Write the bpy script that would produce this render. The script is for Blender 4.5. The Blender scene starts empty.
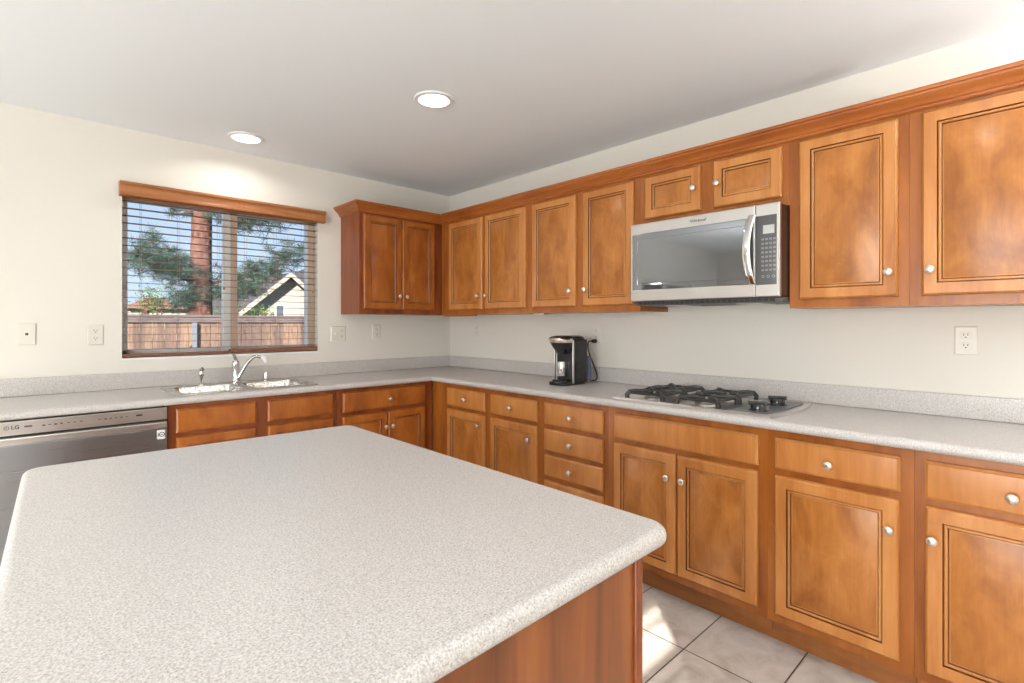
import bpy, bmesh, math, random
from mathutils import Vector, Matrix
PI = math.pi
random.seed(7)
C = bpy.context.scene.collection
SC = bpy.context.scene

# ------------------------------------------------------------------ camera, sky, sun, exposure
cam_data = bpy.data.cameras.new('camera')
cam_data.lens = 18.0
cam_data.sensor_width = 36.0
cam_data.shift_y = -0.0178
cam_data.clip_start = 0.05
cam = bpy.data.objects.new('camera', cam_data)
C.objects.link(cam)
cam.location = (-2.788, -3.776, 1.302)
cam.rotation_euler = (PI / 2, 0, -math.radians(43.37))
SC.camera = cam

world = bpy.data.worlds.new('sky')
SC.world = world
world.use_nodes = True
wn = world.node_tree
bg = wn.nodes['Background']
wtc = wn.nodes.new('ShaderNodeTexCoord'); wsp = wn.nodes.new('ShaderNodeSeparateXYZ'); wr = wn.nodes.new('ShaderNodeValToRGB')
wn.links.new(wtc.outputs['Generated'], wsp.inputs[0]); wn.links.new(wsp.outputs[2], wr.inputs[0]); wn.links.new(wr.outputs[0], bg.inputs[0])
wr.color_ramp.elements[0].position = 0.0; wr.color_ramp.elements[0].color = (.70, .86, 1.0, 1)
wr.color_ramp.elements[1].position = .45; wr.color_ramp.elements[1].color = (.24, .48, .92, 1)
bg.inputs[1].default_value = 1.0

sun = bpy.data.lights.new('sun', 'SUN')
sun.energy = 16.0
sun.angle = math.radians(0.35)
sun.color = (1.0, 0.94, 0.85)
sun_o = bpy.data.objects.new('sun', sun)
C.objects.link(sun_o)
SUN_EL = math.radians(24)
sd = Vector((math.cos(SUN_EL) * .707, math.cos(SUN_EL) * .707, -math.sin(SUN_EL)))
sun_o.rotation_euler = sd.to_track_quat('-Z', 'Y').to_euler()
sun_o.location = (-8, -9, 6)

SC.view_settings.view_transform = 'Standard'
SC.view_settings.look = 'None'
SC.view_settings.gamma = 1.0
SC.view_settings.exposure = 0.12
SC.view_settings.use_curve_mapping = False
LAMP_W = 1.5
# daylight lamps added to brighten the room, standing outside its unseen glass doors
def door_fill(loc, rot, sx, sy, w):
    a = bpy.data.lights.new('door_fill_light', 'AREA'); a.shape = 'RECTANGLE'; a.size = sx; a.size_y = sy; a.energy = w; a.color = (.99, .985, .97)
    o = bpy.data.objects.new('door_fill_light', a); C.objects.link(o); o.location = loc; o.rotation_euler = rot
door_fill((-6.26, -4.0, 1.03), (PI / 2, 0, -PI / 2), 2.5, 2.0, 165)
door_fill((-4.85, -5.72, 1.03), (PI / 2, 0, 0), 2.0, 2.0, 18)

# ------------------------------------------------------------------ materials
def mat(name, col, rough=.5, metal=0., spec=.5, coat=0., emit=None, estr=0.):
    m = bpy.data.materials.new(name); m.use_nodes = True
    b = m.node_tree.nodes['Principled BSDF']
    b.inputs['Base Color'].default_value = (*col, 1)
    b.inputs['Roughness'].default_value = rough
    b.inputs['Metallic'].default_value = metal
    b.inputs['Specular IOR Level'].default_value = spec
    b.inputs['Coat Weight'].default_value = coat
    b.inputs['Coat Roughness'].default_value = .12
    if emit:
        b.inputs['Emission Color'].default_value = (*emit, 1)
        b.inputs['Emission Strength'].default_value = estr
    return m

def nodes(m):
    nt = m.node_tree
    return nt, nt.nodes, nt.links, nt.nodes['Principled BSDF']

def coords(nt, scale, rot=(0, 0, 0), kind='Object', per_object=False):
    tc = nt.nodes.new('ShaderNodeTexCoord'); mp = nt.nodes.new('ShaderNodeMapping')
    mp.inputs['Scale'].default_value = scale; mp.inputs['Rotation'].default_value = rot
    if per_object:
        oi = nt.nodes.new('ShaderNodeObjectInfo'); mu = nt.nodes.new('ShaderNodeVectorMath'); mu.operation = 'ADD'
        ml = nt.nodes.new('ShaderNodeMath'); ml.operation = 'MULTIPLY'; ml.inputs[1].default_value = 37.
        nt.links.new(oi.outputs['Random'], ml.inputs[0])
        nt.links.new(tc.outputs[kind], mu.inputs[0]); nt.links.new(ml.outputs[0], mu.inputs[1])
        nt.links.new(mu.outputs[0], mp.inputs['Vector'])
    else:
        nt.links.new(tc.outputs[kind], mp.inputs['Vector'])
    return mp.outputs[0]

def noise(nt, vec, scale, detail=3., rough=.5, dist=0.):
    n = nt.nodes.new('ShaderNodeTexNoise'); n.inputs['Scale'].default_value = scale
    n.inputs['Detail'].default_value = detail; n.inputs['Roughness'].default_value = rough
    n.inputs['Distortion'].default_value = dist
    nt.links.new(vec, n.inputs['Vector']); return n.outputs[0]

def ramp(nt, fac, stops, interp='LINEAR'):
    r = nt.nodes.new('ShaderNodeValToRGB'); r.color_ramp.interpolation = interp
    el = r.color_ramp.elements
    while len(el) < len(stops): el.new(.5)
    for e, (p, c) in zip(el, stops): e.position = p; e.color = (*c, 1)
    nt.links.new(fac, r.inputs[0]); return r.outputs[0]

def mixc(nt, fac, a, b, mode='MIX'):
    x = nt.nodes.new('ShaderNodeMix'); x.data_type = 'RGBA'; x.blend_type = mode
    if isinstance(fac, float): x.inputs[0].default_value = fac
    else: nt.links.new(fac, x.inputs[0])
    for i, v in ((6, a), (7, b)):
        if isinstance(v, tuple): x.inputs[i].default_value = (*v, 1)
        else: nt.links.new(v, x.inputs[i])
    return x.outputs[2]

def bump(nt, h, strength, dist=.002):
    b = nt.nodes.new('ShaderNodeBump'); b.inputs['Strength'].default_value = strength
    b.inputs['Distance'].default_value = dist
    nt.links.new(h, b.inputs['Height'])
    nt.links.new(b.outputs[0], nt.nodes['Principled BSDF'].inputs['Normal'])

def wood(name, dark, mid, light, rough=.32, coat=.35, grain=(9, 9, 1.6)):
    m = mat(name, mid, rough, coat=coat * .6, spec=.35); m.node_tree.nodes['Principled BSDF'].inputs['Coat Roughness'].default_value = .20; nt, N, L, b = nodes(m)
    v = coords(nt, grain, per_object=True)
    cloud = noise(nt, v, 1.1, 4., .6, .5)
    c1 = ramp(nt, cloud, [(.30, dark), (.5, mid), (.72, light)])
    v2 = coords(nt, (90, 90, 4), per_object=True)
    fine = noise(nt, v2, 1.0, 3., .6)
    c2 = ramp(nt, fine, [(.35, (.88, .84, .80)), (.6, (1, 1, 1))])
    L.new(mixc(nt, .6, c1, c2, 'MULTIPLY'), b.inputs['Base Color'])
    return m

M = {}
M['door'] = wood('honey_maple', (.42, .152, .034), (.53, .213, .056), (.61, .275, .085))
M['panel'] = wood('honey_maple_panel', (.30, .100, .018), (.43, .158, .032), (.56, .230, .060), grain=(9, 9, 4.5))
M['frame'] = wood('face_frame_maple', (.26, .072, .010), (.36, .112, .017), (.44, .150, .028))
M['dimdoor'] = wood('dimlit_maple_door', (.24, .062, .010), (.36, .105, .016), (.46, .155, .030), grain=(7, 7, 3.0))  # same maple, coloured redder and darker for the back wall's dimmer light
M['dimredframe'] = wood('dimlit_red_maple_frame', (.15, .034, .009), (.24, .058, .014), (.31, .085, .020))  # dimmer light painted into the back-wall frames; also the island trim's own red
M['glaze'] = mat('dark_glaze', (.13, .040, .010), .4)
M['crown'] = wood('crown_maple', (.27, .072, .012), (.38, .110, .020), (.46, .15, .032), grain=(2, 2, 9))
M['cherry'] = wood('red_maple', (.14, .040, .009), (.25, .074, .015), (.38, .130, .030), grain=(10, 10, .8))
M['toe'] = wood('toe_kick_wood', (.22, .075, .018), (.34, .125, .034), (.44, .18, .055), grain=(2, 8, 9))
M['blindwood'] = wood('blind_wood', (.25, .085, .028), (.37, .145, .050), (.47, .205, .080), grain=(1.5, 20, 20))
M['slat'] = mat('slat_wood', (.20, .10, .06), .4)
M['rail'] = mat('dark_red_rail', (.24, .085, .04), .4)

def laminate():
    m = mat('speckled_laminate', (.6, .58, .55), .36, coat=.0, spec=.5); nt, N, L, b = nodes(m)
    v = coords(nt, (1, 1, 1))
    a = noise(nt, v, 300, 2., .6)
    c = ramp(nt, a, [(.28, (.36, .325, .30)), (.42, (.52, .495, .48)), (.53, (.61, .59, .575)), (.70, (.72, .705, .695))])
    g = noise(nt, v, 420, 1., .5)
    c2 = ramp(nt, g, [(.31, (.72, .68, .65)), (.46, (1, 1, 1))])
    L.new(mixc(nt, .9, c, c2, 'MULTIPLY'), b.inputs['Base Color'])
    return m
M['lam'] = laminate()

def paint(name, col, sc=180, st=.25):
    m = mat(name, col, .7, spec=.25); nt, N, L, b = nodes(m)
    v = coords(nt, (1, 1, 1)); h = noise(nt, v, sc, 3., .6); bump(nt, h, st, .0015)
    return m
M['wall'] = paint('wall_paint', (.76, .735, .675))
M['ceil'] = paint('ceiling_paint', (.83, .875, .915), 120, .35)

def tile():
    m = mat('ceramic_tile', (.6, .56, .52), .38, spec=.4); nt, N, L, b = nodes(m)
    v = coords(nt, (1, 1, 1))
    def band(idx, origin, pitch, w):
        sp = nt.nodes.new('ShaderNodeSeparateXYZ'); L.new(v, sp.inputs[0])
        s = nt.nodes.new('ShaderNodeMath'); s.operation = 'SUBTRACT'; L.new(sp.outputs[idx], s.inputs[0]); s.inputs[1].default_value = origin
        q = nt.nodes.new('ShaderNodeMath'); q.operation = 'PINGPONG'; L.new(s.outputs[0], q.inputs[0]); q.inputs[1].default_value = pitch / 2
        c = nt.nodes.new('ShaderNodeMath'); c.operation = 'LESS_THAN'; L.new(q.outputs[0], c.inputs[0]); c.inputs[1].default_value = w / 2
        return c.outputs[0]
    gx = band(0, -.884, .347, .0052); gy = band(1, -2.760, .347, .0052)
    mx = nt.nodes.new('ShaderNodeMath'); mx.operation = 'MAXIMUM'; L.new(gx, mx.inputs[0]); L.new(gy, mx.inputs[1])
    a = noise(nt, v, 9, 5., .65, .8)
    c = ramp(nt, a, [(.33, (.47, .42, .375)), (.5, (.57, .525, .48)), (.68, (.64, .60, .56))])
    L.new(mixc(nt, mx.outputs[0], c, (.075, .058, .045)), b.inputs['Base Color'])
    inv = nt.nodes.new('ShaderNodeMath'); inv.operation = 'SUBTRACT'; inv.inputs[0].default_value = 1; L.new(mx.outputs[0], inv.inputs[1])
    bump(nt, inv.outputs[0], .4, .002)
    return m
M['tile'] = tile()

def brushed(name, col, rough, axis=(2, 2, 300)):
    m = mat(name, col, rough, 1.); nt, N, L, b = nodes(m)
    v = coords(nt, axis); h = noise(nt, v, 1., 2.)
    mr = nt.nodes.new('ShaderNodeMapRange'); L.new(h, mr.inputs[0]); mr.inputs[3].default_value = rough - .06; mr.inputs[4].default_value = rough + .10
    L.new(mr.outputs[0], b.inputs['Roughness'])
    return m
M['steel'] = brushed('brushed_steel', (.66, .64, .62), .30)
M['dwsteel'] = brushed('dishwasher_steel', (.40, .42, .45), .28)
M['sinksteel'] = brushed('sink_steel', (.62, .60, .57), .24, (60, 60, 60))
M['chrome'] = mat('chrome', (.72, .72, .73), .10, 1.)
M['nickel'] = mat('satin_nickel', (.80, .74, .66), .28, 1.)
M['black'] = mat('black_plastic', (.012, .012, .013), .25)
M['blackgloss'] = mat('glossy_black', (.008, .008, .010), .08, coat=.5)
M['iron'] = mat('cast_iron', (.022, .021, .021), .42)
M['mwglass'] = mat('microwave_glass', (.23, .24, .255), .05, .8)
M['mwpanel'] = mat('grey_control_panel', (.10, .10, .105), .3)
M['mwside'] = mat('dark_brown_enamel', (.035, .018, .012), .35)
M['btn'] = mat('grey_button', (.25, .25, .26), .4)
M['lcd'] = mat('lcd_grey', (.52, .54, .52), .3)
M['grey'] = mat('grey_marking', (.10, .10, .10), .5)
M['plate'] = mat('ivory_plastic', (.74, .71, .64), .35)
M['dark'] = mat('dark_slot', (.03, .028, .025), .6)
M['white'] = mat('white_plastic', (.82, .82, .82), .4)
M['vinyl'] = mat('white_vinyl', (.80, .80, .79), .35)
M['tanreflect'] = mat('tan_reflection', (.66, .50, .38), .5)  # tan colour paints the blinds' reflection onto the window frame
M['cord'] = mat('tan_cord', (.35, .25, .18), .7)
M['lens'] = mat('lamp_lens', (.9, .9, .9), .4, emit=(1, .98, .95), estr=2.5)
M['ink'] = mat('dark_ink', (.03, .03, .03), .4)
M['water'] = mat('tinted_tank', (.10, .12, .20), .08, coat=.6)

def glass():
    m = bpy.data.materials.new('window_glass'); m.use_nodes = True
    nt = m.node_tree; nt.nodes.clear()
    o = nt.nodes.new('ShaderNodeOutputMaterial'); t = nt.nodes.new('ShaderNodeBsdfTransparent'); g = nt.nodes.new('ShaderNodeBsdfGlossy')
    g.inputs['Roughness'].default_value = .0; g.inputs['Color'].default_value = (.9, .95, 1, 1)
    f = nt.nodes.new('ShaderNodeFresnel'); f.inputs[0].default_value = 1.25
    x = nt.nodes.new('ShaderNodeMixShader')
    nt.links.new(f.outputs[0], x.inputs[0]); nt.links.new(t.outputs[0], x.inputs[1]); nt.links.new(g.outputs[0], x.inputs[2])
    nt.links.new(x.outputs[0], o.inputs[0])
    return m
M['glass'] = glass()

def natural(name, c0, c1, c2, scale, rough=.9, vs=(1, 1, 1)):
    m = mat(name, c1, rough, spec=.15); nt, N, L, b = nodes(m)
    v = coords(nt, vs); a = noise(nt, v, scale, 5., .65)
    L.new(ramp(nt, a, [(.3, c0), (.5, c1), (.7, c2)]), b.inputs['Base Color'])
    return m
M['bark'] = natural('pine_bark', (0.047, 0.023, 0.018), (0.125, 0.060, 0.047), (0.187, 0.099, 0.078), 6, vs=(3, 3, 1))
M['needle'] = natural('pine_needles', (0.019, 0.040, 0.034), (0.040, 0.077, 0.062), (0.081, 0.130, 0.093), 5)
M['leaf'] = natural('yellow_green_leaves', (0.043, 0.081, 0.019), (0.093, 0.155, 0.037), (0.186, 0.236, 0.062), 5)
M['fence'] = natural('weathered_fence_wood', (0.114, 0.073, 0.052), (0.218, 0.156, 0.120), (0.286, 0.218, 0.177), 5, vs=(8, 8, 1))
def _fb():
    m = M['fence']; nt, N, L, b = nodes(m)
    tc = nt.nodes.new('ShaderNodeTexCoord'); sp = nt.nodes.new('ShaderNodeSeparateXYZ'); L.new(tc.outputs['Object'], sp.inputs[0])
    d = nt.nodes.new('ShaderNodeMath'); d.operation = 'DIVIDE'; d.inputs[1].default_value = .145; L.new(sp.outputs[0], d.inputs[0])
    fl = nt.nodes.new('ShaderNodeMath'); fl.operation = 'FLOOR'; L.new(d.outputs[0], fl.inputs[0])
    w = nt.nodes.new('ShaderNodeTexWhiteNoise'); w.noise_dimensions = '1D'; L.new(fl.outputs[0], w.inputs['W'])
    c = ramp(nt, w.outputs['Value'], [(0, (.52, .50, .55)), (1, (1.05, .95, .88))])
    vo = nt.nodes.new('ShaderNodeTexVoronoi'); vo.inputs['Scale'].default_value = 4.; L.new(tc.outputs['Object'], vo.inputs['Vector'])
    k = ramp(nt, vo.outputs['Distance'], [(.09, (.25, .18, .15)), (.14, (1, 1, 1))])
    src = b.inputs['Base Color'].links[0].from_socket
    L.new(mixc(nt, 1., mixc(nt, 1., src, c, 'MULTIPLY'), k, 'MULTIPLY'), b.inputs['Base Color'])
_fb()
M['fencecap'] = natural('grey_fence_rail', (0.083, 0.062, 0.062), (0.125, 0.099, 0.099), (0.166, 0.135, 0.130), 6)
M['stucco'] = paint('neighbour_stucco', (.33, .30, .265), 40, .3)
M['shingle'] = natural('roof_shingle', (0.031, 0.029, 0.031), (0.068, 0.062, 0.065), (0.104, 0.099, 0.099), 14)
M['tileroof'] = natural('clay_roof', (0.156, 0.073, 0.052), (0.234, 0.125, 0.094), (0.286, 0.172, 0.135), 8)
M['lawn'] = natural('lawn_grass', (0.026, 0.047, 0.010), (0.052, 0.083, 0.026), (0.088, 0.114, 0.047), 6)
M['galv'] = mat('galvanised_post', (.30, .32, .36), .4, .6)

# ------------------------------------------------------------------ mesh helpers
class MB:
    def __init__(s): s.bm = bmesh.new()
    def f(s, vs, mi=0):
        try:
            x = s.bm.faces.new(vs); x.material_index = mi; return x
        except ValueError: return None
    def v(s, p): return s.bm.verts.new(p)
    def box(s, x0, x1, y0, y1, z0, z1, mi=0):
        x0, x1 = sorted((x0, x1)); y0, y1 = sorted((y0, y1)); z0, z1 = sorted((z0, z1))
        a = [s.v((x, y, z)) for z in (z0, z1) for y in (y0, y1) for x in (x0, x1)]
        for q in ((0, 2, 3, 1), (4, 5, 7, 6), (0, 1, 5, 4), (2, 6, 7, 3), (0, 4, 6, 2), (1, 3, 7, 5)): s.f([a[i] for i in q], mi)
        return s
    def obox(s, c, size, mtx, mi=0):
        vs = []
        for z in (-.5, .5):
            for y in (-.5, .5):
                for x in (-.5, .5):
                    vs.append(s.v(Vector(c) + mtx @ Vector((x * size[0], y * size[1], z * size[2]))))
        for q in ((0, 2, 3, 1), (4, 5, 7, 6), (0, 1, 5, 4), (2, 6, 7, 3), (0, 4, 6, 2), (1, 3, 7, 5)): s.f([vs[i] for i in q], mi)
        return s
    def rings(s, rs, cap0=True, cap1=True, mis=None, mi=0, closed=True):
        R = [[s.v(p) for p in r] for r in rs]
        n = len(R[0])
        for k in range(len(R) - 1):
            for i in range(n if closed else n - 1):
                j = (i + 1) % n
                s.f([R[k][i], R[k][j], R[k + 1][j], R[k + 1][i]], mis[k] if mis else mi)
        if cap0: s.f(list(reversed(R[0])), mi)
        if cap1: s.f(R[-1], mis[-1] if mis and len(mis) == len(R) else mi)
        return s
    def tube(s, pts, r, n=10, mi=0, cap=True):
        pts = [Vector(p) for p in pts]; rs = []
        up = None
        for i, p in enumerate(pts):
            d = (pts[min(i + 1, len(pts) - 1)] - pts[max(i - 1, 0)]).normalized()
            if up is None: up = d.orthogonal().normalized()
            a = (up - d * up.dot(d))
            a = a.normalized() if a.length > 1e-6 else d.orthogonal().normalized()
            up = a; b = d.cross(a)
            rr = r[i] if isinstance(r, (list, tuple)) else r
            rs.append([p + (a * math.cos(t) + b * math.sin(t)) * rr for t in [2 * PI * k / n for k in range(n)]])
        return s.rings(rs, cap, cap, mi=mi)
    def lathe(s, prof, n=20, c=(0, 0, 0), axis='z', mi=0, cap0=True, cap1=True):
        # prof: (radius, height along the axis)
        rs = []
        for r, h in prof:
            ring = []
            for k in range(n):
                t = 2 * PI * k / n; a, b = max(r, 1e-5) * math.cos(t), max(r, 1e-5) * math.sin(t)
                if axis == 'z': q = (a, b, h)
                elif axis == '-y': q = (a, -h, b)
                elif axis == 'y': q = (a, h, -b)
                else: q = (h, a, b)
                ring.append((c[0] + q[0], c[1] + q[1], c[2] + q[2]))
            rs.append(ring)
        return s.rings(rs, cap0, cap1, mi=mi)
    def inset_panel(s, x0, x1, z0, z1, y, prof, mis):
        # rectangle rings stepping inward, prof: (inset, projection towards -y)
        rs = [[(x0 + i, y - h, z0 + i), (x1 - i, y - h, z0 + i), (x1 - i, y - h, z1 - i), (x0 + i, y - h, z1 - i)] for i, h in prof]
        return s.rings(rs, True, True, mis=mis)

def smooth(me, ang=35):
    for p in me.polygons: p.use_smooth = True
    me.set_sharp_from_angle(angle=math.radians(ang))

def obj(name, mb, mats, parent=None, loc=(0, 0, 0), bevel=0, seg=2, sm=True, rot=(0, 0, 0)):
    me = bpy.data.meshes.new(name)
    bmesh.ops.remove_doubles(mb.bm, verts=mb.bm.verts, dist=1e-6)
    bmesh.ops.recalc_face_normals(mb.bm, faces=mb.bm.faces)
    mb.bm.to_mesh(me); mb.bm.free()
    for m in (mats if isinstance(mats, (list, tuple)) else [mats]): me.materials.append(M[m] if isinstance(m, str) else m)
    if sm: smooth(me)
    o = bpy.data.objects.new(name, me); C.objects.link(o); o.location = loc; o.rotation_euler = rot
    if parent: o.parent = parent
    if bevel:
        b = o.modifiers.new('edge', 'BEVEL'); b.width = bevel; b.segments = seg; b.limit_method = 'ANGLE'; b.harden_normals = False
    return o

def thing(name, label, cat, loc=(0, 0, 0), rotz=0, group=None):
    o = bpy.data.objects.new(name, None); C.objects.link(o); o.empty_display_size = .05
    o.location = loc; o.rotation_euler = (0, 0, rotz); o['label'] = label; o['category'] = cat
    if group: o['group'] = group
    return o
def tag(o, label, cat, group=None, kind=None):
    o['label'] = label; o['category'] = cat
    if group: o['group'] = group
    if kind: o['kind'] = kind
    return o
def struct(name, mb, m, parent=None, **k):
    o = obj(name, mb, m, parent, **k)
    if not parent: o['kind'] = 'structure'
    return o
def dup(root, loc, rotz, label, group=None):
    r = root.copy(); C.objects.link(r); r.location = loc; r.rotation_euler = (0, 0, rotz); r['label'] = label
    if group: r['group'] = group
    for ch in list(root.children):
        c = ch.copy(); C.objects.link(c); c.parent = r
        for g in list(ch.children):
            d = g.copy(); C.objects.link(d); d.parent = c
    return r
def text_mesh(body, size, depth=.0006):
    cu = bpy.data.curves.new('t', 'FONT'); cu.body = body; cu.size = size; cu.extrude = depth; cu.offset = size * .02
    cu.align_x = 'CENTER'; cu.align_y = 'CENTER'
    t = bpy.data.objects.new('t', cu); C.objects.link(t)
    bpy.context.view_layer.update()
    dg = bpy.context.evaluated_depsgraph_get()
    me = bpy.data.meshes.new_from_object(t.evaluated_get(dg))
    bpy.data.objects.remove(t)
    return me
def lettering(name, body, size, m, parent, loc, shear=0.):
    me = text_mesh(body, size)
    if shear:
        for v in me.vertices: v.co.x += v.co.y * shear
    me.materials.clear(); me.materials.append(M[m])
    o = bpy.data.objects.new(name, me); C.objects.link(o); o.parent = parent; o.location = loc
    o.rotation_euler = (PI / 2, 0, 0)
    return o

def offset_sweep(mb, path, prof, side, mi=0, caps=True):
    # path: xy polyline; side=+1 offsets to the right of travel; prof: (offset, z)
    def off(d):
        out = []
        for i, p in enumerate(path):
            p = Vector(p); ns = []
            if i > 0:
                t = (p - Vector(path[i - 1])).normalized(); ns.append(Vector((t.y, -t.x)) * side)
            if i < len(path) - 1:
                t = (Vector(path[i + 1]) - p).normalized(); ns.append(Vector((t.y, -t.x)) * side)
            if len(ns) == 1: out.append(p + ns[0] * d)
            else:
                n = (ns[0] + ns[1]).normalized(); out.append(p + n * (d / n.dot(ns[0])))
        return out
    cols = [[(q.x, q.y, z) for q in off(d)] for d, z in prof]
    rs = [[cols[j][i] for j in range(len(prof))] for i in range(len(path))]
    mb.rings(rs, caps, caps, mi=mi)
    return mb

# ------------------------------------------------------------------ room shell
H = 2.455; XL = -6.2; YF = -5.6
WT = .14
def wall_with_holes(name, axis, pos, thick, a0, a1, z0, z1, holes, m):
    mb = MB(); cuts = sorted({a0, a1, *[h[0] for h in holes], *[h[1] for h in holes]})
    for u, w in zip(cuts[:-1], cuts[1:]):
        hs = [h for h in holes if h[0] <= u + 1e-6 and h[1] >= w - 1e-6]
        segs = [(z0, z1)] if not hs else [(z0, hs[0][2]), (hs[0][3], z1)]
        for s0, s1 in segs:
            if s1 - s0 < 1e-4: continue
            if axis == 'y': mb.box(u, w, pos, pos + thick, s0, s1)
            else: mb.box(pos, pos + thick, u, w, s0, s1)
    return struct(name, mb, m, sm=False)
WIN = (-2.386, -1.215, 1.094, 2.085)
WIN2 = (-5.35, -4.0, .95, 1.90)
DOOR = (-5.90, -3.75, 0.0, 2.06)
DOOR2 = (-5.3, -2.7, 0.0, 2.06)
wall_with_holes('wall_back', 'y', 0, WT, XL, 0, 0, 2.72, [WIN, WIN2], 'wall')
wall_with_holes('wall_right', 'x', 0, WT, YF - WT, WT, 0, 2.72, [], 'wall')
wall_with_holes('wall_front', 'y', YF - WT, WT, XL, 0, 0, 2.72, [DOOR], 'wall')
wall_with_holes('wall_left', 'x', XL - WT, WT, YF - WT, WT, 0, 2.72, [DOOR2], 'wall')
struct('floor', MB().box(XL, 0, YF, 0, -.12, 0), 'tile', sm=False)
struct('light_block_roof', MB().box(XL - WT, WT, YF - WT, WT, 2.72, 2.84), 'wall', sm=False)  # unseen roof slab over the ceiling, added to block light

LIGHTS = [(-1.271, -1.586), (-1.807, -.335), (-1.271, -3.55), (-3.45, -1.586), (-3.45, -3.55), (-5.2, -1.586), (-5.2, -3.55),
          (-1.271, -5.0), (-3.45, -5.0)]
AP = .073
bm = bmesh.new(); NS = 28
edges = []
def loop(pts):
    vs = [bm.verts.new(p) for p in pts]
    for i in range(len(vs)): edges.append(bm.edges.new((vs[i], vs[(i + 1) % len(vs)])))
loop([(XL, YF, H), (0, YF, H), (0, 0, H), (XL, 0, H)])
for lx, ly in LIGHTS: loop([(lx + AP * math.cos(2 * PI * k / NS), ly + AP * math.sin(2 * PI * k / NS), H) for k in range(NS)])
bmesh.ops.triangle_fill(bm, use_beauty=True, edges=edges)
for f in bm.faces:
    if f.normal.z > 0: f.normal_flip()
mb = MB(); mb.bm.free(); mb.bm = bm
me = bpy.data.meshes.new('ceiling'); bm.to_mesh(me); bm.free(); me.materials.append(M['ceil'])
o = bpy.data.objects.new('ceiling', me); C.objects.link(o); o['kind'] = 'structure'

# recessed ceiling lights
def downlight():
    t = thing('recessed_light', '', 'ceiling light')
    mb = MB(); mb.lathe([(.073, .004), (.100, .0), (.102, -.004), (.098, -.009), (.080, -.010), (.073, -.004), (.062, .014), (.050, .020), (.050, .030), (.0735, .030)], NS, cap0=False, cap1=False)
    obj('trim_ring', mb, 'white', t)
    mb = MB(); mb.lathe([(.0, .0205), (.030, .0205), (.0495, .0215), (.0495, .026), (0, .026)], NS, cap0=False, cap1=False)
    obj('lens', mb, 'lens', t)
    return t
dl_labels = ['round white recessed ceiling light above the island and counters, nearer the cabinets',
             'round white recessed ceiling light close to the wall above the window']
dl0 = downlight()
for i, (lx, ly) in enumerate(LIGHTS):
    lab = dl_labels[i] if i < 2 else 'unseen round recessed ceiling light added to brighten the room'  # the others are out-of-view lamps added for brightness
    if i == 0: d = dl0; d.location = (lx, ly, H); d['label'] = lab
    else: d = dup(dl0, (lx, ly, H), 0, lab)
    d['group'] = 'recessed ceiling lights'
    la = bpy.data.lights.new('downlight_lamp', 'AREA'); la.shape = 'DISK'; la.size = .090; la.energy = LAMP_W; la.color = (1.0, .955, .90)
    lo = bpy.data.objects.new('downlight_lamp', la); C.objects.link(lo); lo.parent = d; lo.location = (0, 0, .0195)

# ------------------------------------------------------------------ cabinet parts
RW = -PI / 2      # rotation for things standing against the right wall (local x runs from the corner towards the camera)
DPROF = [(0, 0), (0, .012), (.0030, .0165), (.0085, .0205), (.046, .0205), (.0485, .0135), (.0515, .0180), (.0565, .0185), (.0590, .0165), (.0620, .0100), (.066, .0115)]
DMI = [0, 0, 0, 0, 1, 0, 0, 0, 1, 0, 2]
SPROF = [(0, 0), (0, .012), (.003, .0135), (.009, .0195), (.012, .020)]
def door_mesh(w, h, wide=1.):
    mb = MB(); pr = [(i if i < .04 else i * wide, d) for i, d in DPROF]
    mb.inset_panel(0, w, 0, h, 0, pr, DMI); return mb
def drawer_mesh(w, h):
    mb = MB(); mb.inset_panel(0, w, 0, h, 0, SPROF, [0, 0, 0, 0, 0]); return mb
KN = [(.0, 0), (.007, 0), (.0065, .004), (.0045, .008), (.0050, .013), (.0105, .0165), (.0150, .0200), (.0162, .0245), (.0150, .0285), (.0105, .0315), (.0050, .0325), (.0001, .0328)]
_mb = MB(); _mb.lathe(KN, 20, axis='-y', cap0=False, cap1=False)
_k = obj('knob', _mb, 'nickel'); KNOB = _k.data; bpy.data.objects.remove(_k)
def knob(parent, x, z, y=-.0195):
    o = bpy.data.objects.new('knob', KNOB); C.objects.link(o); o.parent = parent; o.location = (x, y, z)
    return o
def cabinet(wall, s0, s1, label, fronts, kind='base', z0=.10, z1=.876, depth=.60, toe=.0515, grp=None, face='frame', dm='door', pm='panel', name=None, ctop=None):
    """fronts: (type, s0, s1, z0, z1, knob_s or None, knob_z)"""
    if wall == 'R': loc, rz = (0, -s0, 0), RW
    else: loc, rz = (s0, 0, 0), 0
    t = thing(name or ('base_cabinet' if kind == 'base' else 'wall_cabinet'), label, 'cabinet', loc, rz, grp)
    W = s1 - s0
    mb = MB(); mb.box(.0005, W - .0005, -.003, -(depth - .02), z0, (z1 - .001) if ctop is None else ctop); obj('carcass', mb, face, t, sm=False)
    # face frame with stiles and rails, open behind each front
    mb = MB(); mb.box(.0001, W - .0001, -(depth - .019), -depth, z0, z1 - .001)
    obj('face_frame', mb, face, t, sm=False)
    if kind == 'base' and toe is not None:
        mb = MB(); mb.box(.0005, W - .0005, -(depth - .075), -(depth - toe), 0.001, z0 - .0005); obj('toe_kick', mb, 'toe', t, sm=False)
    for (ty, a, b, c, d, ks, kz) in fronts:
        if ty == 'door':
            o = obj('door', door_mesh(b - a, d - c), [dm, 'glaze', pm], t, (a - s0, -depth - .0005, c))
        else:
            o = obj('drawer' if ty == 'drawer' else 'false_drawer_front', drawer_mesh(b - a, d - c), [dm], t, (a - s0, -depth - .0005, c))
        if ks is not None: knob(o, ks - a, kz - c)
    return t

DZ0, DZ1, WZ0, WZ1 = .137, .695, .719, .844
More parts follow.
